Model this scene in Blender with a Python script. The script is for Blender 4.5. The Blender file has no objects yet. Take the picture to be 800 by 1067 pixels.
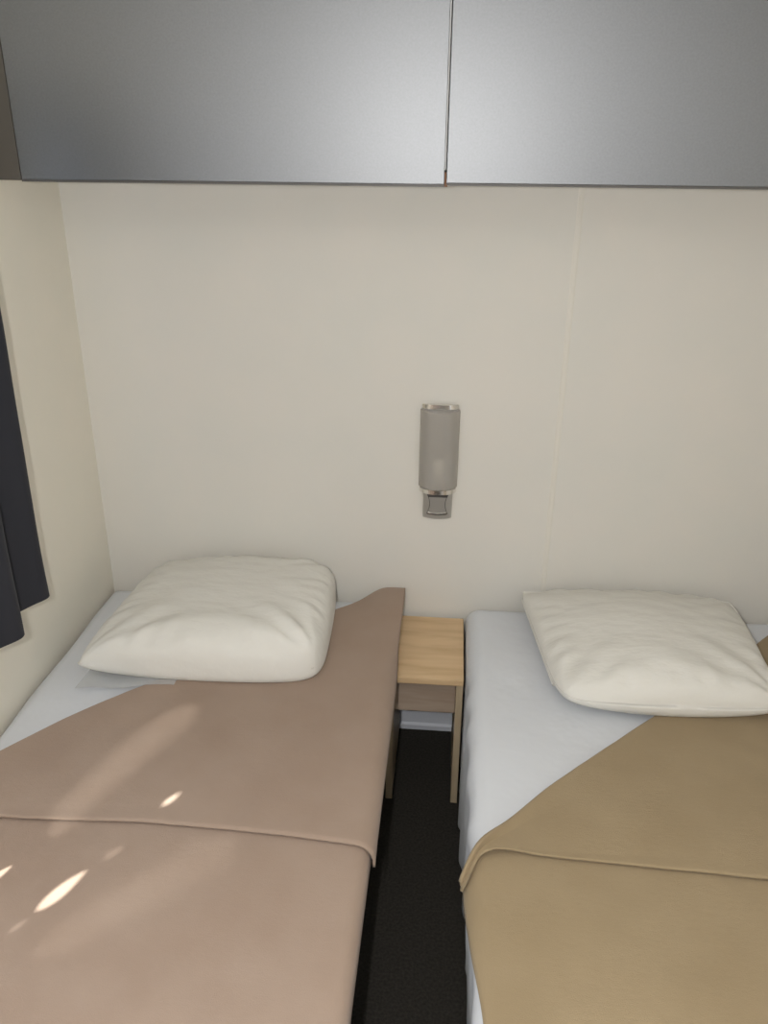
import bpy, bmesh, math, random
from mathutils import Vector, Matrix, noise
from mathutils.geometry import tessellate_polygon
random.seed(7)
S = bpy.context.scene
COL = S.collection
PI = math.pi

# ------------------------------------------------------------------ helpers
def lin(c):
    return tuple(((v/255)/12.92 if v/255 <= .04045 else ((v/255+.055)/1.055)**2.4) for v in c)

def obj(name, bm, mat, parent=None, smooth=True, recalc=True):
    me = bpy.data.meshes.new(name)
    if recalc: bmesh.ops.recalc_face_normals(bm, faces=bm.faces)
    bm.to_mesh(me); bm.free()
    if smooth:
        for p in me.polygons: p.use_smooth = True
    if mat is not None: me.materials.append(mat)
    o = bpy.data.objects.new(name, me); COL.objects.link(o)
    if parent is not None: o.parent = parent; o.matrix_parent_inverse = parent_inv(parent)
    return o

def parent_inv(p):
    return (Matrix.Translation(p.location)).inverted()

def thing(name, label, cat, loc, group=None):
    o = bpy.data.objects.new(name, None); COL.objects.link(o)
    o.location = loc; o.empty_display_size = .05
    o['label'] = label; o['category'] = cat
    if group: o['group'] = group
    return o

def tag(o, label, cat, group=None):
    o['label'] = label; o['category'] = cat
    if group: o['group'] = group
    return o

def struct(name, bm, mat, smooth=False, parent=None):
    o = obj(name, bm, mat, parent, smooth)
    o['kind'] = 'structure'
    return o

def box(bm, x0, x1, y0, y1, z0, z1):
    v = [bm.verts.new((x, y, z)) for x in (x0, x1) for y in (y0, y1) for z in (z0, z1)]
    for f in ((0,1,3,2),(4,6,7,5),(0,4,5,1),(2,3,7,6),(0,2,6,4),(1,5,7,3)):
        bm.faces.new([v[i] for i in f])
    return v

def bbox(x0, x1, y0, y1, z0, z1, bev=.0, seg=2):
    bm = bmesh.new(); box(bm, x0, x1, y0, y1, z0, z1)
    if bev: bmesh.ops.bevel(bm, geom=list(bm.edges), offset=bev, segments=seg, profile=.5, affect='EDGES')
    return bm

def prism_xz(bm, pts, y0, y1):
    """closed outline in x,z extruded along y"""
    a = [bm.verts.new((x, y0, z)) for x, z in pts]; b = [bm.verts.new((x, y1, z)) for x, z in pts]
    n = len(pts)
    bm.faces.new(a); bm.faces.new(list(reversed(b)))
    for i in range(n): bm.faces.new((a[i], b[i], b[(i+1) % n], a[(i+1) % n]))

def prism_xy(bm, pts, z0, z1):
    a = [bm.verts.new((x, y, z0)) for x, y in pts]; b = [bm.verts.new((x, y, z1)) for x, y in pts]
    n = len(pts)
    bm.faces.new(a); bm.faces.new(list(reversed(b)))
    for i in range(n): bm.faces.new((a[i], b[i], b[(i+1) % n], a[(i+1) % n]))

def grid(bm, nu, nv, f):
    vs = [[bm.verts.new(f(i/nu, j/nv)) for j in range(nv+1)] for i in range(nu+1)]
    for i in range(nu):
        for j in range(nv):
            bm.faces.new((vs[i][j], vs[i+1][j], vs[i+1][j+1], vs[i][j+1]))
    return vs

def cyl(bm, p0, p1, r, seg=20):
    p0, p1 = Vector(p0), Vector(p1); d = (p1-p0)
    q = d.to_track_quat('Z', 'Y').to_matrix().to_4x4()
    bmesh.ops.create_cone(bm, cap_ends=True, segments=seg, radius1=r, radius2=r, depth=d.length,
                          matrix=Matrix.Translation((p0+p1)/2) @ q)

def interp(pts, x):
    """monotone piecewise cubic-ish interpolation through (x, y) points"""
    if x <= pts[0][0]: return pts[0][1]
    if x >= pts[-1][0]: return pts[-1][1]
    for k in range(len(pts)-1):
        if pts[k][0] <= x <= pts[k+1][0]:
            x0, y0 = pts[k]; x1, y1 = pts[k+1]; h = x1-x0
            def sl(i):
                if i <= 0: return (pts[1][1]-pts[0][1])/(pts[1][0]-pts[0][0])
                if i >= len(pts)-1: return (pts[-1][1]-pts[-2][1])/(pts[-1][0]-pts[-2][0])
                return (pts[i+1][1]-pts[i-1][1])/(pts[i+1][0]-pts[i-1][0])
            m0, m1 = sl(k), sl(k+1); t = (x-x0)/h
            return ((2*t**3-3*t*t+1)*y0+(t**3-2*t*t+t)*h*m0+(-2*t**3+3*t*t)*y1+(t**3-t*t)*h*m1)

def sstep(a, b, x):
    t = max(0, min(1, (x-a)/(b-a))); return t*t*(3-2*t)

def nz(x, y, z=0, s=1.0):
    return noise.noise(Vector((x*s, y*s, z*s)))

# ------------------------------------------------------------------ materials
def mat(name, col, rough=.6, metal=0.0, spec=.5, sheen=0.0):
    m = bpy.data.materials.new(name); m.use_nodes = True
    b = m.node_tree.nodes['Principled BSDF']
    b.inputs['Base Color'].default_value = (*col, 1)
    b.inputs['Roughness'].default_value = rough
    b.inputs['Metallic'].default_value = metal
    b.inputs['Specular IOR Level'].default_value = spec
    b.inputs['Sheen Weight'].default_value = sheen
    return m

def nodes(m): return m.node_tree.nodes, m.node_tree.links, m.node_tree.nodes['Principled BSDF']

def add_mottle(m, c1, c2, scale=6, detail=4, stretch=(1,1,1), lo=.3, hi=.7):
    n, l, b = nodes(m)
    tc = n.new('ShaderNodeTexCoord'); mp = n.new('ShaderNodeMapping'); mp.inputs['Scale'].default_value = stretch
    t = n.new('ShaderNodeTexNoise'); t.inputs['Scale'].default_value = scale; t.inputs['Detail'].default_value = detail
    r = n.new('ShaderNodeValToRGB')
    r.color_ramp.elements[0].color = (*c1, 1); r.color_ramp.elements[1].color = (*c2, 1)
    r.color_ramp.elements[0].position = lo; r.color_ramp.elements[1].position = hi
    l.new(tc.outputs['Object'], mp.inputs['Vector']); l.new(mp.outputs[0], t.inputs['Vector'])
    l.new(t.outputs['Fac'], r.inputs['Fac']); l.new(r.outputs['Color'], b.inputs['Base Color'])

def add_bump(m, scale=200, strength=.2, dist=.002, detail=3, stretch=(1,1,1), kind='noise'):
    n, l, b = nodes(m)
    tc = n.new('ShaderNodeTexCoord'); mp = n.new('ShaderNodeMapping'); mp.inputs['Scale'].default_value = stretch
    t = n.new('ShaderNodeTexNoise'); t.inputs['Scale'].default_value = scale; t.inputs['Detail'].default_value = detail
    bp = n.new('ShaderNodeBump'); bp.inputs['Strength'].default_value = strength; bp.inputs['Distance'].default_value = dist
    l.new(tc.outputs['Object'], mp.inputs['Vector']); l.new(mp.outputs[0], t.inputs['Vector'])
    l.new(t.outputs['Fac'], bp.inputs['Height'])
    if b.inputs['Normal'].is_linked:
        prev = b.inputs['Normal'].links[0].from_socket
        l.new(prev, bp.inputs['Normal'])
    l.new(bp.outputs['Normal'], b.inputs['Normal'])

M = {}
M['wall'] = mat('cream_vinyl_wall', (.68,.65,.585), .62, spec=.3)
add_mottle(M['wall'], (.66,.645,.595), (.69,.66,.605), 5, 5)
add_bump(M['wall'], 350, .06, .001, 2)
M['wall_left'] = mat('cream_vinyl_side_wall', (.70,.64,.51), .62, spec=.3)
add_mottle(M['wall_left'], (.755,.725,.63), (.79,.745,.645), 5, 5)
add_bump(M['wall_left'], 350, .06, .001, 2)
M['front'] = mat('greige_front_wall', (.16,.15,.135), .7)
M['batten'] = mat('cream_batten', (.695,.665,.60), .55, spec=.3)
M['ceiling'] = mat('white_ceiling', (.72,.70,.66), .7)
M['carpet'] = mat('charcoal_carpet', (.014,.012,.011), .95, spec=.1)
add_mottle(M['carpet'], (.026,.024,.021), (.046,.042,.036), 160, 6)
add_bump(M['carpet'], 420, .6, .004, 4)
M['white_trim'] = mat('white_skirting', (.74,.77,.84), .45)
M['door'] = mat('silver_satin_laminate', (.23,.24,.255), .485, metal=1.0, spec=.5)
add_mottle(M['door'], (.226,.233,.243), (.246,.253,.264), 240, 3)
add_bump(M['door'], 500, .05, .0006, 2)
M['door_edge'] = mat('grey_edge_band', (.085,.08,.075), .5)
M['door_inner'] = mat('pale_edge_band', (.55,.55,.55), .5)
M['filler'] = mat('taupe_filler', (.085,.075,.062), .6)
M['chip'] = mat('brown_chipboard', (.16,.075,.035), .7)
M['carcass'] = mat('white_carcass', (.6,.58,.54), .6)
M['chrome'] = mat('brushed_chrome', (.85,.83,.80), .20, metal=1.0)
M['satin'] = mat('satin_nickel', (.50,.485,.45), .42, metal=.8)
M['rocker'] = mat('grey_rocker', (.33,.315,.29), .38, metal=.55)
M['dark_line'] = mat('dark_recess', (.06,.055,.05), .6)
M['socket'] = mat('white_ceramic', (.85,.84,.78), .4)
M['reflector'] = mat('lamp_reflector', (.40,.385,.365), .5)
M['black'] = mat('black_base_fabric', (.004,.004,.004), .9, spec=.1)
M['mattress'] = mat('mattress_ticking', (.6,.6,.6), .9)
M['sheet'] = mat('blue_white_sheet', (.635,.655,.685), .85, spec=.2, sheen=.05)
add_bump(M['sheet'], 900, .08, .0006, 2)
add_bump(M['sheet'], 9, .25, .02, 3)
M['pillow'] = mat('ivory_pillow_cotton', (.70,.685,.635), .8, spec=.25, sheen=.05)
add_bump(M['pillow'], 14, .22, .02, 4, (1,2,1))
add_bump(M['pillow'], 800, .06, .0006, 2)
M['curtain'] = mat('charcoal_blue_curtain', (.027,.028,.034), .85, spec=.15, sheen=.05)
add_bump(M['curtain'], 900, .1, .0006, 2, (1,1,.3))
M['rail'] = mat('white_rail', (.7,.7,.7), .4)
M['pvc'] = mat('white_pvc_frame', (.75,.75,.75), .35)
M['mask'] = mat('grey_sun_mask', (.30,.31,.34), .85)  # translucent material of the added mask that shapes and softens the window light
_n, _l, _b = nodes(M['mask'])
_t = _n.new('ShaderNodeBsdfTranslucent'); _t.inputs['Color'].default_value = (.45,.50,.60,1)
_m = _n.new('ShaderNodeMixShader'); _m.inputs[0].default_value = .5
_l.new(_b.outputs[0], _m.inputs[1]); _l.new(_t.outputs[0], _m.inputs[2]); _l.new(_m.outputs[0], _n['Material Output'].inputs['Surface'])

def fleece(name, a, b_):
    m = mat(name, a, 1.0, spec=.05, sheen=.12)
    add_mottle(m, a, b_, 7, 5, lo=.35, hi=.65)
    add_bump(m, 600, .35, .0015, 4)
    add_bump(m, 60, .12, .003, 4, (1,2.2,1))
    return m
M['blanket_pink'] = fleece('beige_fleece', (.325,.240,.184), (.350,.264,.206))
M['blanket_tan'] = fleece('tan_fleece', (.298,.227,.136), (.322,.248,.152))

def wood(name, c1, c2, stretch, rough=.45):
    m = mat(name, c1, rough, spec=.4)
    n, l, b = nodes(m)
    tc = n.new('ShaderNodeTexCoord'); mp = n.new('ShaderNodeMapping'); mp.inputs['Scale'].default_value = stretch
    t = n.new('ShaderNodeTexNoise'); t.inputs['Scale'].default_value = 4; t.inputs['Detail'].default_value = 6; t.inputs['Distortion'].default_value = .6
    t2 = n.new('ShaderNodeTexNoise'); t2.inputs['Scale'].default_value = 14; t2.inputs['Detail'].default_value = 8
    mx = n.new('ShaderNodeMath'); mx.operation = 'MULTIPLY_ADD'; mx.inputs[1].default_value = .35
    r = n.new('ShaderNodeValToRGB')
    r.color_ramp.elements[0].color = (*c2, 1); r.color_ramp.elements[1].color = (*c1, 1)
    r.color_ramp.elements[0].position = .48; r.color_ramp.elements[1].position = .78
    l.new(tc.outputs['Object'], mp.inputs['Vector'])
    l.new(mp.outputs[0], t.inputs['Vector']); l.new(mp.outputs[0], t2.inputs['Vector'])
    l.new(t2.outputs['Fac'], mx.inputs[0]); l.new(t.outputs['Fac'], mx.inputs[2])
    l.new(mx.outputs[0], r.inputs['Fac']); l.new(r.outputs['Color'], b.inputs['Base Color'])
    return m
M['oak'] = wood('pale_oak', (.66,.475,.28), (.55,.375,.205), (.7,6,6))
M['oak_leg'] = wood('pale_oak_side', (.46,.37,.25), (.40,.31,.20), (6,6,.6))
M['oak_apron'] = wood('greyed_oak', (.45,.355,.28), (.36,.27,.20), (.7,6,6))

def frosted(name):
    m = bpy.data.materials.new(name); m.use_nodes = True
    n, l = m.node_tree.nodes, m.node_tree.links
    b = n['Principled BSDF']; out = n['Material Output']
    b.inputs['Base Color'].default_value = (.64,.62,.59,1); b.inputs['Roughness'].default_value = .32
    b.inputs['Specular IOR Level'].default_value = .4
    tr = n.new('ShaderNodeBsdfTransparent'); tr.inputs['Color'].default_value = (.95,.93,.90,1)
    tl = n.new('ShaderNodeBsdfTranslucent'); tl.inputs['Color'].default_value = (.6,.58,.55,1)
    m1 = n.new('ShaderNodeMixShader'); m1.inputs[0].default_value = .25
    m2 = n.new('ShaderNodeMixShader'); m2.inputs[0].default_value = .60
    l.new(b.outputs[0], m1.inputs[1]); l.new(tl.outputs[0], m1.inputs[2])
    l.new(m1.outputs[0], m2.inputs[1]); l.new(tr.outputs[0], m2.inputs[2])
    l.new(m2.outputs[0], out.inputs['Surface'])
    return m
M['frosted'] = frosted('frosted_lamp_glass')

def clear(name, col, gloss=.05):
    m = bpy.data.materials.new(name); m.use_nodes = True
    n, l = m.node_tree.nodes, m.node_tree.links
    n.remove(n['Principled BSDF']); out = n['Material Output']
    tr = n.new('ShaderNodeBsdfTransparent'); tr.inputs['Color'].default_value = (*col, 1)
    g = n.new('ShaderNodeBsdfGlossy'); g.inputs['Roughness'].default_value = .05
    mx = n.new('ShaderNodeMixShader'); mx.inputs[0].default_value = gloss
    l.new(tr.outputs[0], mx.inputs[1]); l.new(g.outputs[0], mx.inputs[2]); l.new(mx.outputs[0], out.inputs['Surface'])
    return m
M['glass'] = clear('window_glass', (.95,.96,.96))

def film(name, col, alpha):
    m = bpy.data.materials.new(name); m.use_nodes = True
    n, l = m.node_tree.nodes, m.node_tree.links
    b = n['Principled BSDF']; out = n['Material Output']
    b.inputs['Base Color'].default_value = (*col, 1); b.inputs['Roughness'].default_value = .6
    tr = n.new('ShaderNodeBsdfTransparent'); mx = n.new('ShaderNodeMixShader'); mx.inputs[0].default_value = alpha
    l.new(tr.outputs[0], mx.inputs[1]); l.new(b.outputs[0], mx.inputs[2]); l.new(mx.outputs[0], out.inputs['Surface'])
    return m
M['liner'] = film('thin_nonwoven_liner', (.60,.605,.60), .55)

# ------------------------------------------------------------------ room shell
RX = 1.95; YF = -2.75; CZ = 2.12
bm = bmesh.new(); box(bm, -.08, RX+.08, YF-.08, .08, -.08, 0); struct('floor', bm, M['carpet'])
bm = bmesh.new(); box(bm, -.08, RX+.08, YF-.08, .08, CZ, CZ+.06); struct('ceiling', bm, M['ceiling'])
bm = bmesh.new(); box(bm, -.08, RX+.08, 0, .08, 0, CZ); struct('wall_back', bm, M['wall'])
WY0, WY1, WZ0, WZ1 = -2.25, -.66, .80, 1.70            # window opening in the left wall
bm = bmesh.new()
box(bm, -.08, 0, YF, 0, 0, WZ0); box(bm, -.08, 0, YF, 0, WZ1, CZ)
box(bm, -.08, 0, YF, WY0, WZ0, WZ1); box(bm, -.08, 0, WY1, 0, WZ0, WZ1)
struct('wall_left', bm, M['wall_left'])
DY0, DY1, DZ = -2.70, -2.05, 2.0                          # doorway in the right wall, unseen, put in to let sky light in
bm = bmesh.new()
box(bm, RX, RX+.08, DY1, 0, 0, CZ); box(bm, RX, RX+.08, YF, DY1, DZ, CZ); box(bm, RX, RX+.08, YF, DY0, 0, DZ)
struct('wall_right', bm, M['wall'])
bm = bmesh.new(); box(bm, -.08, RX+.08, YF-.08, YF, 0, CZ); struct('wall_front', bm, M['front'])
# skirting with a stepped lip along the back wall
bm = bmesh.new()
pts = [(0,0), (-.017,0), (-.017,.016), (-.013,.020), (-.010,.022), (-.010,.095), (-.006,.10), (0,.10)]
a = [bm.verts.new((.001, y-.0005, z)) for y, z in pts]; b = [bm.verts.new((RX-.001, y-.0005, z)) for y, z in pts]
bm.faces.new(a); bm.faces.new(list(reversed(b)))
for i in range(len(pts)): bm.faces.new((a[i], b[i], b[(i+1)%len(pts)], a[(i+1)%len(pts)]))
struct('baseboard_back', bm, M['white_trim'])
# panel joint cover strip on the back wall
bm = bmesh.new()
prism_xy(bm, [(1.272,0), (1.2755,-.0011), (1.2835,-.0011), (1.287,0)], .12, 1.9); struct('trim_1', bm, M['batten'])

# window in the left wall: frame, pane and an added unseen mask cut to shape the sun patches
SUNH = Vector((.53, .85, 0)).normalized(); SUNT = math.tan(math.radians(40))
SUND = Vector((SUNH.x, SUNH.y, -SUNT)).normalized()
bm = bmesh.new()
fx0, fx1, fw = -.075, -.02, .04
box(bm, fx0, fx1, WY0, WY1, WZ0, WZ0+fw); box(bm, fx0, fx1, WY0, WY1, WZ1-fw, WZ1)
box(bm, fx0, fx1, WY0, WY0+fw, WZ0+fw, WZ1-fw); box(bm, fx0, fx1, WY1-fw, WY1, WZ0+fw, WZ1-fw)
win = struct('window_1', bm, M['pvc'])
bm = bmesh.new(); box(bm, -.052, -.048, WY0+fw, WY1-fw, WZ0+fw, WZ1-fw)
obj('pane', bm, M['glass'], win, smooth=False)
BX = -.035
def back(x, y, z=.475):
    t = (x-BX)/SUND.x
    return (y-t*SUND.y, z-t*SUND.z)
def spindle(p0, p1, w, n=12, skew=.35):
    p0, p1 = Vector(p0), Vector(p1); d = p1-p0; pr = Vector((-d.y, d.x)).normalized()
    up, dn = [], []
    for i in range(n+1):
        t = i/n; hw = w*.5*(math.sin(PI*t**(1-skew*.6))**.8 if 0 < t < 1 else 0)
        up.append(p0+d*t+pr*hw); dn.append(p0+d*t-pr*hw)
    return [tuple(p) for p in up+dn[-2:0:-1]]
SPOTS = [spindle((.324,-1.165), (.374,-1.073), .024), spindle((.466,-.905), (.490,-.866), .012),
         spindle((.185,-1.16), (.236,-1.075), .02)]
FAINT = [(spindle((.298,-1.212), (.318,-1.180), .012), .12), (spindle((.395,-1.045), (.420,-1.012), .018), .10)]
def strip(c0, c1, w0, w1, k0, k1, bow, n=16):
    c0, c1 = Vector(c0), Vector(c1); d = c1-c0; pr = Vector((-d.y, d.x)).normalized()
    def pt(i, k):
        t = i/n
        taper = .12+.88*min(1, math.sin(PI*(.02+.96*t))*2.6)
        return c0+d*t+pr*((w0+(w1-w0)*t)*k*taper+bow*math.sin(PI*t))
    return [tuple(pt(i, k0)) for i in range(n+1)]+[tuple(pt(i, k1)) for i in range(n, -1, -1)]
BANDS, BANDHOLES = [], []
for c0, c1, w0, w1, bow, gain in (((.272,-1.00), (.435,-.585), .085, .125, .012, 1.0), ((.36,-1.245), (.62,-.975), .09, .12, 0, .55)):
    BANDHOLES.append(strip(c0, c1, w0, w1, -.5, .5, bow))
    for k in range(8):
        BANDS.append((strip(c0, c1, w0, w1, -.5+k/8, -.5+(k+1)/8, bow), gain*(.02, .05, .075, .085, .085, .075, .05, .02)[k]))
def hole(poly): return [back(x, y) for x, y in poly]
outer = [(WY0+.005, WZ0+.005), (WY1-.005, WZ0+.005), (WY1-.005, WZ1-.005), (WY0+.005, WZ1-.005)]
def inside_outer(p): return WY0+.01 < p[0] < WY1-.01 and WZ0+.01 < p[1] < WZ1-.01
cut = [hole(p) for p in SPOTS]+[hole(p) for p, t in FAINT]
cut = [c for c in cut if all(inside_outer(q) for q in c)]
bh = [(hole(p), p) for p in BANDHOLES]
okb = [all(inside_outer(q) for q in h) for h, p in bh]
cutb = cut+[h for (h, p), k in zip(bh, okb) if k]
BANDS = [b_ for i, b_ in enumerate(BANDS) if okb[i//8]]
def panel(name, loops, m, x=BX):
    bm = bmesh.new()
    vs = [[bm.verts.new((x, p[0], p[1])) for p in lp] for lp in loops]
    flat = [v for lp in vs for v in lp]
    for tri in tessellate_polygon([[Vector((p[0], p[1], 0)) for p in lp] for lp in loops]):
        try: bm.faces.new([flat[i] for i in tri])
        except ValueError: pass
    return obj(name, bm, m, win, smooth=False)
panel('sun_mask', [outer]+cutb, M['mask'])  # unseen mask, holes cut so the sun lands as patches on the bed
for poly, t in BANDS:
    panel('sun_filter', [hole(poly)], clear('sun_filter_%d' % round(t*1000), (t, t, t), 0), BX)  # graded filter strips added to make the soft sun bands
for poly, t in FAINT:
    if all(inside_outer(q) for q in hole(poly)):
        panel('sun_filter', [hole(poly)], clear('sun_filter_%d' % round(t*1000), (t, t, t), 0), BX)  # filters added in the small holes to dim the sun there

# ------------------------------------------------------------------ overhead cabinet
CB, YC = 1.598, -.35
t = thing('overhead_cabinet', 'satin silver two-door overhead cabinet across the top of the back wall', 'cabinet', (.96, 0, CB))
bm = bmesh.new()
box(bm, .002, RX-.002, YC+.022, -.001, CB+.006, CB+.022)          # bottom board
box(bm, .002, RX-.002, YC+.022, -.001, CZ-.02, CZ-.002)           # top board
box(bm, .002, .018, YC+.022, -.001, CB+.022, CZ-.02); box(bm, RX-.018, RX-.002, YC+.022, -.001, CB+.022, CZ-.02)
box(bm, .018, RX-.018, -.008, -.001, CB+.022, CZ-.02)
obj('carcass', bm, M['carcass'], t, smooth=False)
o = obj('filler_panel', bbox(.002, .0835, YC+.003, YC+.020, CB+.001, CZ-.004, .001), M['filler'], t, smooth=False)
o['label'] = 'dull brown-grey filler strip at the left wall'
def door(x0, x1, dz):
    d = obj('door', bbox(x0, x1, YC-.0005, YC+.018, CB+dz+.0045, CZ-.004, .0012), M['door'], t, smooth=False)
    bm = bmesh.new(); box(bm, x0, x1, YC, YC+.018, CB+dz, CB+dz+.0043)
    obj('edge_band', bm, M['door_edge'], d, smooth=False)
    return d
d1 = door(.0865, .9605, -.0015); d2 = door(.9645, RX-.004, .001)
o = obj('edge_strip', bbox(.9607, .9628, YC+.0012, YC+.018, CB+.030, CZ-.004), M['door_inner'], d1, smooth=False)
bm = bmesh.new(); box(bm, .9607, .9645, YC-.0012, YC+.02, CB-.0015, CB+.026); box(bm, .9645, .9668, YC-.0012, YC+.02, CB-.0015, CB+.0025)
o = obj('divider', bm, M['chip'], t, smooth=False); o['label'] = 'bare brown board edge between the two doors'

# ------------------------------------------------------------------ wall lamp
LX = .966
t = thing('wall_lamp', 'frosted glass reading lamp with chrome bracket and rocker switch on the back wall', 'lamp', (LX, 0, .89))
obj('back_plate', bbox(LX-.047, LX+.047, -.012, -.0005, .808, 1.050, .003), M['reflector'], t, smooth=False)
def arc(w, d0, d1, n=24, p=3.2):
    return [(LX-w+2*w*i/n, -(d0+(d1-d0)*(1-abs(-1+2*i/n)**p))) for i in range(n+1)]
# frosted shade: bowed panel, open top and bottom
bm = bmesh.new()
W = .0525; zs = [.822, .825, .90, .98, 1.036, 1.040]
o_ = arc(W, .014, .048); i_ = [(LX+(x-LX)*.95, y+.0035) for x, y in o_]
loop = o_+i_[::-1]
rows = []
for k, z in enumerate(zs):
    s = .985 if k in (0, len(zs)-1) else 1
    rows.append([bm.verts.new((LX+(x-LX)*s, y, z)) for x, y in loop])
for k in range(len(zs)-1):
    for i in range(len(loop)):
        j = (i+1) % len(loop)
        bm.faces.new((rows[k][i], rows[k][j], rows[k+1][j], rows[k+1][i]))
for r_, rev in ((rows[0], False), (rows[-1], True)):
    n = len(o_)
    for i in range(n-1):
        f = (r_[i], r_[i+1], r_[2*n-2-i], r_[2*n-1-i]); bm.faces.new(f if rev else f[::-1])
obj('lamp_shade', bm, M['frosted'], t)
# chrome top cap and lower lip
def bowcap(name, w, d0, d1, z0, z1, m, yback=-.012):
    bm = bmesh.new()
    prism_xy(bm, arc(w, d0, d1)+[(LX+w, yback), (LX-w, yback)], z0, z1)
    bmesh.ops.bevel(bm, geom=[e for e in bm.edges if abs(e.verts[0].co.z-e.verts[1].co.z) < 1e-6], offset=.0015, segments=2, profile=.5, affect='EDGES')
    return obj(name, bm, m, t, smooth=False)
bowcap('top_cap', .0475, .018, .030, 1.0425, 1.055, M['chrome'])
bowcap('bottom_lip', .0500, .020, .046, .808, .820, M['chrome'])
hb = bmesh.new(); cyl(hb, (LX+.0, -.024, .845), (LX+.0, -.024, .905), .013, 24)
o = obj('bulb_holder', hb, M['socket'], t); o['label'] = 'white holder seen through the glass'
hb = bmesh.new(); cyl(hb, (LX+.0, -.024, .905), (LX+.0, -.024, .985), .011, 24)
bmesh.ops.bevel(hb, geom=[e for e in hb.edges if abs(e.verts[0].co.z-e.verts[1].co.z) < 1e-6 and e.verts[0].co.z > .95], offset=.006, segments=3, profile=.5, affect='EDGES')
obj('bulb', hb, M['satin'], t)
# switch plate with a waisted rocker
px0, px1, pz0, pz1 = LX-.0385, LX+.0405, .728, .806
bm = bmesh.new()
n = 12
outl = [(px0-.001, pz1), (px1+.001, pz1)]+[(px1-(px1-px0)*i/n, pz0-.005*math.sin(PI*i/n)) for i in range(n+1)]
prism_xz(bm, outl, -.014, -.0005)
bmesh.ops.bevel(bm, geom=[e for e in bm.edges if e.verts[0].co.y < -.013 and e.verts[1].co.y < -.013], offset=.003, segments=3, profile=.5, affect='EDGES')
sp = obj('switch_plate', bm, M['satin'], t, smooth=False)
def waist(s, zc=.768, hw=.028, hh=.0265, pinch=.007):
    L, R, T, B = [], [], [], []
    for i in range(n+1):
        u = -1+2*i/n
        R.append((LX+.001+(hw-pinch*(1-u*u))*s, zc+hh*u*s))
    top = [(LX+.001+hw*s*(1-2*i/n), zc+(hh+.002*(1-(1-2*i/n)**2))*s) for i in range(1, n)]
    lft = [(2*(LX+.001)-x, z) for x, z in R[::-1]]
    bot = [(2*(LX+.001)-x, zc-(z-zc)-0*s) for x, z in top]
    bot = [(x, zc-hh*s-.003*s*(1-((x-LX-.001)/(hw*s))**2)) for x, z in bot]
    return R+top+lft+bot
bm = bmesh.new(); prism_xz(bm, waist(1.06), -.0146, -.0135); obj('rocker_recess', bm, M['dark_line'], sp, smooth=False)
bm = bmesh.new(); prism_xz(bm, waist(.98), -.0185, -.0142)
for v in bm.verts:
    if v.co.y < -.018: v.co.y += .0055*(v.co.z-.742)/.052 - .001     # rocked: lower end stands proud
obj('rocker', bm, M['rocker'], sp, smooth=False)
bm = bmesh.new()
prism_xz(bm, [(LX+.001-.027+.054*i/n, .7455-.003*(1-(-1+2*i/n)**2)) for i in range(n+1)]+[(LX+.001+.027-.054*i/n, .7405-.003*(1-(-1+2*i/n)**2)) for i in range(n+1)], -.0215, -.0142)
obj('rocker_lip', bm, M['chrome'], sp, smooth=False)

# ------------------------------------------------------------------ nightstand
NL, NR, NY, NZ = .856, 1.056, -.328, .410
t = thing('nightstand', 'small pale oak nightstand standing between the two beds', 'nightstand', ((NL+NR)/2, -.17, 0))
obj('tabletop', bbox(NL, NR, NY-.003, -.0185, NZ-.018, NZ, .0012), M['oak'], t, smooth=False)
for x in (NL+.0006, NR-.0186):
    obj('side_panel', bbox(x, x+.018, NY, -.0185, .0005, NZ-.0185, .001), M['oak_leg'], t, smooth=False)
o = obj('apron', bbox(NL+.019, NR-.019, -.272, -.255, .262, NZ-.0185, .001), M['oak_apron'], t, smooth=False)

# ------------------------------------------------------------------ beds
BL = -1.92
def bed(name, x0, x1, label, zb, leg_h):
    t = thing(name, label, 'bed', ((x0+x1)/2, BL/2, 0), 'twin beds')
    obj('bed_base', bbox(x0+.02, x1-.02, BL+.02, -.02, leg_h, zb, .006), M['black'], t, smooth=False)
    obj('mattress', bbox(x0+.012, x1-.012, BL+.01, -.022, zb, .452, .028, 4), M['mattress'], t)
    for x in (x0+.07, x1-.07):
        for y in (-.1, BL+.1):
            bm = bmesh.new(); cyl(bm, (x, y, .0005), (x, y, leg_h), .025, 16); obj('leg', bm, M['black'], t)
    return t
bed('bed', .006, .862, 'single bed against the left wall, below the dark curtain', .27, .08)
bed('bed', 1.075, 1.935, 'single bed on the right side of the nightstand', .22, .08)

def drape1(u, lo, hi, r):
    """flattened coordinate -> (position, drop), rounded at lo and hi"""
    if u < lo+r:
        a = (lo+r-u)/r
        if a < PI/2: return lo+r-r*math.sin(a), r*(1-math.cos(a))
        return lo, r+(a-PI/2)*r
    if u > hi-r:
        a = (u-hi+r)/r
        if a < PI/2: return hi-r+r*math.sin(a), r*(1-math.cos(a))
        return hi, r+(a-PI/2)*r
    return u, 0.0

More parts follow.
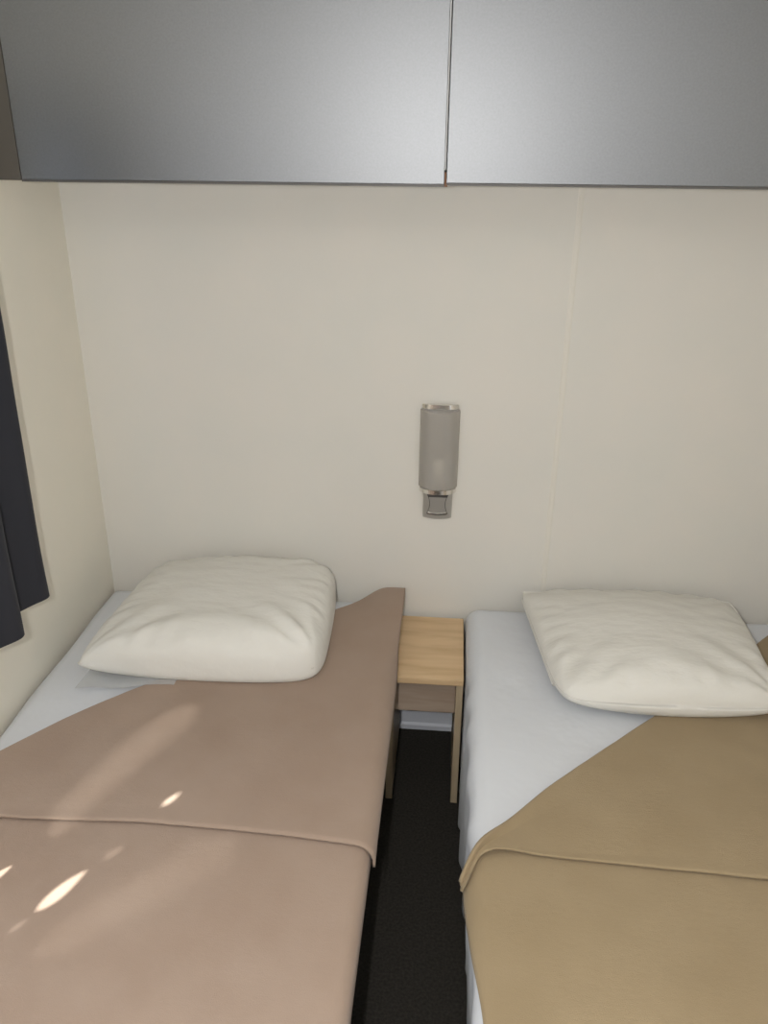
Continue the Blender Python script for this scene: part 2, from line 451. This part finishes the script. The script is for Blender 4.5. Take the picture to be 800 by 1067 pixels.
def sheet(name, x0, x1, y0, y1, zt, r, hangl, hangr, hangb, label, wob, nu=90, nv=130):
    bm = bmesh.new()
    k = r*(PI/2-1)
    ua, ub = x0-hangl-k*0, x1+hangr
    va, vb = y0-.12, y1+hangb
    def f(s, q):
        u = ua+(ub-ua)*s; v = va+(vb-va)*q
        x, dx = drape1(u, x0, x1, r); y, dy = drape1(v, y0, y1, r)
        z = zt-dx-dy
        z = max(z, .012)
        return wob(x, y, z, dx, dy)
    grid(bm, nu, nv, f)
    o = obj(name, bm, M['sheet'])
    o.modifiers.new('thickness', 'SOLIDIFY').thickness = .0015
    o.modifiers['thickness'].offset = -1
    tag(o, label, 'bed sheet', 'bed sheets')
    return o
def wob_l(x, y, z, dx, dy):
    if x < .3 and dx > .004:
        x += (.006+.006*math.sin(y*17+1)+.004*nz(y, 3.1, s=9))*min(1, dx/.03)
    z += .0035*nz(x, y, s=5)*(1 if dx < .005 and dy < .005 else .3) - .0035
    return (x, y, z)
def wob_r(x, y, z, dx, dy):
    if x < 1.2 and dx > .002:
        w = min(1, dx/.12)
        amp = (.006+.005*sstep(-.62,-.5,y))*sstep(-.30, -.40, y)+.0015
        x += w*(amp*math.sin(y*46+.6*math.sin(y*13))+amp*.6) + .016*sstep(.1, .42, dx)*sstep(-.5, -.9, y) + .008*w*sstep(-.9, -1.2, y)
    z += .004*nz(x, y, 2.0, s=5)*(1 if dx < .005 and dy < .005 else .2) - .004
    return (x, y, z)
sheet('bed_sheet', .004, .852, BL, -.019, .463, .034, .16, .04, .14, 'bluish white sheet on the left bed, mostly under the pinkish blanket', wob_l)
sheet('bed_sheet', 1.062, 1.942, BL, -.019, .463, .042, .40, .08, .14, 'white sheet on the right bed hanging in folds beside the nightstand', wob_r, 170, 190)

# ------------------------------------------------------------------ blankets (one cloth, its top corner folded back)
def blanket(name, m, fold, hem, edge_u, lo, hi, r, zt, label, side, lift, rollh, nu=110, nl=110, nr=9, nf=70):
    """side=+1: free edge on the +x side (u runs from the wall to the edge); -1: mirrored"""
    bm = bmesh.new()
    cols = []
    wall = lo if side > 0 else hi
    for i in range(nu+1):
        s = i/nu; s = s**.9
        col_ = []
        def at(y, h):
            e = edge_u(y); u = wall+(e-wall)*s
            if side > 0:
                x, d = drape1(u, lo-1, hi+h, r+h)
            else:
                x, d = drape1(u, lo-h, hi+1, r+h)
            z = zt+h-d
            z += .0032*nz(u, y, 5, s=4.5)+.0012*nz(u, y, 1, s=17)
            return lift(Vector((x, y, z)), u, y, h, s)
        un = wall+(edge_u(-.5)-wall)*s
        # fold and hem position for this column (solve on nominal u)
        yf = fold(un, s); yh = hem(un, s); rh = rollh(un, s)
        y0 = BL+.03
        for j in range(nl):
            y = y0+(yf-rh*.5-y0)*(j/nl)
            col_.append(at(y, .003))
        for j in range(nr+1):
            a = -PI/2+PI*j/nr
            c = .003+rh*.5
            col_.append(at(yf-rh*.5+rh*.5*math.cos(a), c+rh*.5*math.sin(a)))
        hf = .003+rh
        for j in range(1, nf+1):
            q = j/nf; y = yf-rh*.5+(yh-yf+rh*.5)*q
            # the flap settles onto the lower layer, with a soft raised hem
            col_.append(at(y, hf-(rh-.0095)*sstep(0, .35, q)+.0012*sstep(.93, 1, q)))
        cols.append([bm.verts.new(p) for p in col_])
    for i in range(nu):
        for j in range(len(cols[0])-1):
            q = (cols[i][j], cols[i+1][j], cols[i+1][j+1], cols[i][j+1])
            bm.faces.new(q if side > 0 else q[::-1])
    o = obj(name, bm, m, recalc=False)
    md = o.modifiers.new('thickness', 'SOLIDIFY'); md.thickness = .005; md.offset = 0
    tag(o, label, 'blanket', 'fleece blankets')
    return o

FL = [(.0,-.875), (.065,-.788), (.169,-.650), (.294,-.522), (.48,-.33), (.70,-.140), (.78,-.075), (.83,-.034), (.86,-.024), (.96,-.022)]
HL = [(0,-.974), (.28,-.962), (.44,-.955), (.72,-.962), (.86,-.972), (.96,-.985)]
def lift_l(p, u, y, h, s):
    w = sstep(-.34, -.06, y)*sstep(.68, .83, u)
    flat = Vector((u, y, .463+h+.026*sstep(.70, .84, u)))
    p = p.lerp(flat, w)
    return p
blanket('blanket', M['blanket_pink'], lambda u, s: interp(FL, u), lambda u, s: interp(HL, u),
        lambda y: interp([(-1.9,.925), (-1.0,.915), (-.6,.915), (-.42,.91), (-.3,.888), (-.1,.885), (0,.884)], y),
        .008, .872, .022, .4655, 'pinkish beige fleece blanket with corner folded back on the left bed', 1, lift_l,
        lambda u, s: .012)

FR = [(1.03,-1.022), (1.06,-.995), (1.09,-.957), (1.117,-.920), (1.20,-.812), (1.286,-.721), (1.443,-.569), (1.65,-.37), (1.87,-.140), (1.94,-.07)]
HR = [(1.03,-1.040), (1.06,-1.022), (1.09,-.985), (1.13,-.968), (1.20,-.966), (1.589,-.983), (1.94,-1.00)]
def lift_r(p, u, y, h, s):
    # the rolled corner stands a little proud at the bed edge
    g = math.exp(-((u-1.10)/.06)**2-((y+.97)/.06)**2)
    p = p+Vector((-.006*g, 0, .014*g*(1 if h > .008 else .2)))
    return p
blanket('blanket', M['blanket_tan'], lambda u, s: interp(FR, u), lambda u, s: interp(HR, u),
        lambda y: interp([(-1.9,1.09), (-1.3,1.080), (-1.15,1.058), (-1.02,1.036), (-.8,1.04), (0,1.04)], y),
        1.056, 1.938, .040, .4655, 'tan fleece blanket with a wide folded top on the right bed', -1, lift_r,
        lambda u, s: .012+.010*math.exp(-((u-1.10)/.07)**2))

# ------------------------------------------------------------------ pillows
def pillow(label, C, base, h, edge, wr, seed, p=3.2, q=.42, bulge=(0,0,0,0), name='pillow', rc=.10, n=72, tip=(0,0,0,0), thick=(1,1,1,1)):
    """C = FL, FR, BR, BL in plan; closed cushion, seam round the edge"""
    FLc, FRc, BRc, BLc = [Vector((c[0], c[1], 0)) for c in C]
    bm = bmesh.new()
    def plan(s, t_):
        a, b = (s+1)/2, (t_+1)/2
        P = FLc*(1-a)*(1-b)+FRc*a*(1-b)+BRc*a*b+BLc*(1-a)*b
        cx = (FLc+FRc+BRc+BLc)/4
        # round the corners
        m_ = (abs(s)**6)*(abs(t_)**6)
        ci = (0 if t_ < 0 else 3) if s < 0 else (1 if t_ < 0 else 2)
        P = P+(cx-P)*(m_*rc*(1-tip[ci]))
        # bowed sides
        P.y += -bulge[0]*(1-s*s)*max(0, -t_)**2+bulge[2]*(1-s*s)*max(0, t_)**2
        P.x += bulge[1]*(1-t_*t_)*max(0, s)**2-bulge[3]*(1-t_*t_)*max(0, -s)**2
        return P
    def th(s, t_):
        a = max(0, 1-abs(s)**p)*max(0, 1-abs(t_)**p)
        k = a**q
        # side weights: front, right, back, left
        wx = thick[1] if s > 0 else thick[3]; wy = thick[0] if t_ < 0 else thick[2]
        return h*k*(1+(wx-1)*abs(s)**1.5)*(1+(wy-1)*abs(t_)**1.5)
    def creases(s, t_, P):
        # pulled creases fanning out of the two front corners and back right one
        v = 0
        for cs, ct in ((-1,-1), (1,-1), (1,1)):
            dx, dy = s-cs, t_-ct; d = math.hypot(dx, dy); a = math.atan2(dy, dx)
            v += math.sin(a*13+seed+3*nz(P.x, P.y, seed+8, s=3))*math.exp(-((d-.55)/.38)**2)*(.6+nz(a, d, seed, s=1.5))
        return v
    def cosmap(x): return math.copysign(math.sin(abs(x)*PI/2)**.85, x)
    N = n
    top = [[None]*(N+1) for _ in range(N+1)]; bot = [[None]*(N+1) for _ in range(N+1)]
    for i in range(N+1):
        for j in range(N+1):
            s, t_ = cosmap(-1+2*i/N), cosmap(-1+2*j/N)
            P = plan(s, t_); T = th(s, t_)
            rim = max(abs(s), abs(t_))
            pk = sstep(.55, .97, rim)
            ang = math.atan2(t_, s)
            w = wr*(nz(P.x, P.y, seed, s=7)*.9+nz(P.x*1.0, P.y*1.6, seed+4, s=16)*.45)
            w += wr*.8*creases(s, t_, P)
            w += wr*.7*pk*math.sin(ang*26+5*nz(ang, seed, 1, s=2))*sstep(1.0, .9, rim)
            ez = base+edge
            top[i][j] = bm.verts.new((P.x, P.y, ez+(T-edge*.55)*1.0*min(1, T/(h*.25))+w*min(1, T/(h*.4))))
            if i in (0, N) or j in (0, N): bot[i][j] = top[i][j]; top[i][j].co.z = ez+.004*nz(P.x, P.y, seed+2, s=11)
            else:
                zb = ez-edge*min(1, (T/(h*.62)))
                bot[i][j] = bm.verts.new((P.x, P.y, max(base, zb)))
    for i in range(N):
        for j in range(N):
            bm.faces.new((top[i][j], top[i+1][j], top[i+1][j+1], top[i][j+1]))
            f = (bot[i][j], bot[i][j+1], bot[i+1][j+1], bot[i+1][j])
            if len(set(f)) == 4: bm.faces.new(f)
    o = obj(name, bm, M['pillow'])
    s_ = o.modifiers.new('smooth', 'SMOOTH'); s_.factor = .5; s_.iterations = 2
    tag(o, label, 'pillow', 'bed pillows')
    return o
PL = pillow('plump ivory pillow on the left bed, in the corner below the curtain', [(.118,-.505), (.712,-.485), (.690,-.030), (.150,-.030)],
            .482, .122, .036, .007, 3.0, p=5, q=.27, bulge=(.014,.004,.0,0), rc=.085, tip=(1,0,.35,.7), thick=(1,1.05,1.0,.70))
PR = pillow('flat wide ivory pillow with puckered front edge on the right bed', [(1.268,-.540), (1.775,-.528), (1.800,-.030), (1.208,-.030)],
            .482, .098, .040, .0055, 9.0, p=4.5, q=.30, bulge=(.008,.0,.0,0), rc=.055, tip=(-.3,.5,.3,.35), thick=(1.0,.7,.62,.6))
# thin liner corner poking out below the left pillow, piping on the right one
bm = bmesh.new()
def lf(s, q):
    a = Vector((.122,-.545,0)); b_ = Vector((.36,-.525,0)); c = Vector((.36,-.40,0)); d = Vector((.135,-.40,0))
    P = a*(1-s)*(1-q)+b_*s*(1-q)+c*s*q+d*(1-s)*q
    return (P.x, P.y+.004*math.sin(s*9), .4740+.0035*q+.0015*nz(P.x, P.y, 7, s=30)+.010*sstep(.25, .75, s))
grid(bm, 24, 10, lf)
o = obj('pillow_liner', bm, M['liner'], PL); o['label'] = 'thin translucent liner showing under the front corner'
bm = bmesh.new()
def pip(s, q):
    y = -.47+.40*s; x = 1.262-.046*s-.006*math.sin(PI*s)*0
    a = q*2*PI; r = .0035
    return (x+r*math.cos(a), y, .509+.002*nz(0, y, 2, s=20)+r*math.sin(a))
grid(bm, 40, 8, pip)
obj('piping', bm, M['pillow'], PR)

# ------------------------------------------------------------------ curtain
def crom(pts, n=10):
    out = []
    P = [pts[0]]+pts+[pts[-1]]
    for k in range(1, len(P)-2):
        for i in range(n):
            t_ = i/n; a, b, c, d = [Vector(P[k+q]) for q in (-1, 0, 1, 2)]
            out.append(.5*((2*b)+(-a+c)*t_+(2*a-5*b+4*c-d)*t_**2+(-a+3*b-3*c+d)*t_**3))
    out.append(Vector(pts[-1])); return out
SEC = crom([(.106,-.606), (.130,-.608), (.142,-.630), (.118,-.677), (.100,-.737), (.148,-.757), (.166,-.787), (.138,-.833), (.118,-.882),
            (.156,-.920), (.160,-.955), (.135,-.990)])
t = thing('curtain', 'dark charcoal curtain hanging in soft folds on the left wall', 'curtain', (.13,-.80,.771))
bm = bmesh.new()
zs = [.771, .775, .80]+[.80+(1.75-.80)*i/24 for i in range(1, 25)]
def cf(i, j):
    p = SEC[i]; z = zs[j]; g = (1.75-z)/.98
    return (p.x+(.13-p.x)*.25*(1-g)+.004*nz(p.y, z, 4, s=5), p.y*1+(.004*math.sin(z*5)), z)
vs = [[bm.verts.new(cf(i, j)) for j in range(len(zs))] for i in range(len(SEC))]
for i in range(len(SEC)-1):
    for j in range(len(zs)-1): bm.faces.new((vs[i][j], vs[i+1][j], vs[i+1][j+1], vs[i][j+1]))
c = obj('curtain_panel', bm, M['curtain'], t)
md = c.modifiers.new('thickness', 'SOLIDIFY'); md.thickness = .004; md.offset = 0
bm = bmesh.new()
cyl(bm, (.13, -2.45, 1.765), (.13, -.56, 1.765), .011)
for y in (-2.43, -1.2, -.58): cyl(bm, (.0005, y, 1.765), (.13, y, 1.765), .007)
tag(obj('curtain_rail', bm, M['rail']), 'white curtain rail on the left wall above the dark curtain', 'curtain rail')

# ------------------------------------------------------------------ camera
f, pit, yw, rol = 859.0327, .4097, .0816, .0099
O = Vector((.9915, -2.122, 1.6559))
fw = Vector((-math.sin(yw), math.cos(yw), 0)); rt = Vector((math.cos(yw), math.sin(yw), 0)); up = Vector((0,0,1))
F = math.cos(pit)*fw-math.sin(pit)*up; U = math.sin(pit)*fw+math.cos(pit)*up
R3 = math.cos(rol)*rt+math.sin(rol)*U; U3 = -math.sin(rol)*rt+math.cos(rol)*U
cam = bpy.data.cameras.new('camera'); co = bpy.data.objects.new('camera', cam); COL.objects.link(co)
cam.sensor_fit = 'VERTICAL'; cam.sensor_height = 36; cam.lens = f/1067*36; cam.clip_start = .02
mw = Matrix.Identity(4)
for i in range(3):
    mw[i][0], mw[i][1], mw[i][2], mw[i][3] = R3[i], U3[i], -F[i], O[i]
co.matrix_world = mw
S.camera = co

# ------------------------------------------------------------------ light
def light(name, kind, loc, energy, col=(1,1,1), **kw):
    l = bpy.data.lights.new(name, kind); l.energy = energy; l.color = col
    for k, v in kw.items(): setattr(l, k, v)
    o = bpy.data.objects.new(name, l); COL.objects.link(o); o.location = loc
    return o
light('phone_flash', 'POINT', O-R3*.085+U3*.014+F*.01, 53, (1,.985,.965), shadow_soft_size=.012)
s = light('sun', 'SUN', (-2,-3,3), 21, (1,.985,.95), angle=math.radians(.6))
s.rotation_euler = SUND.to_track_quat('-Z', 'Y').to_euler()
w = bpy.data.worlds.new('world'); S.world = w; w.use_nodes = True
w.node_tree.nodes['Background'].inputs[0].default_value = (.75,.86,1,1)
w.node_tree.nodes['Background'].inputs[1].default_value = 2.0
S.view_settings.view_transform = 'Standard'; S.view_settings.look = 'None'
S.view_settings.exposure = 0; S.view_settings.gamma = 1
try: S.view_settings.use_curve_mapping = False
except Exception: pass
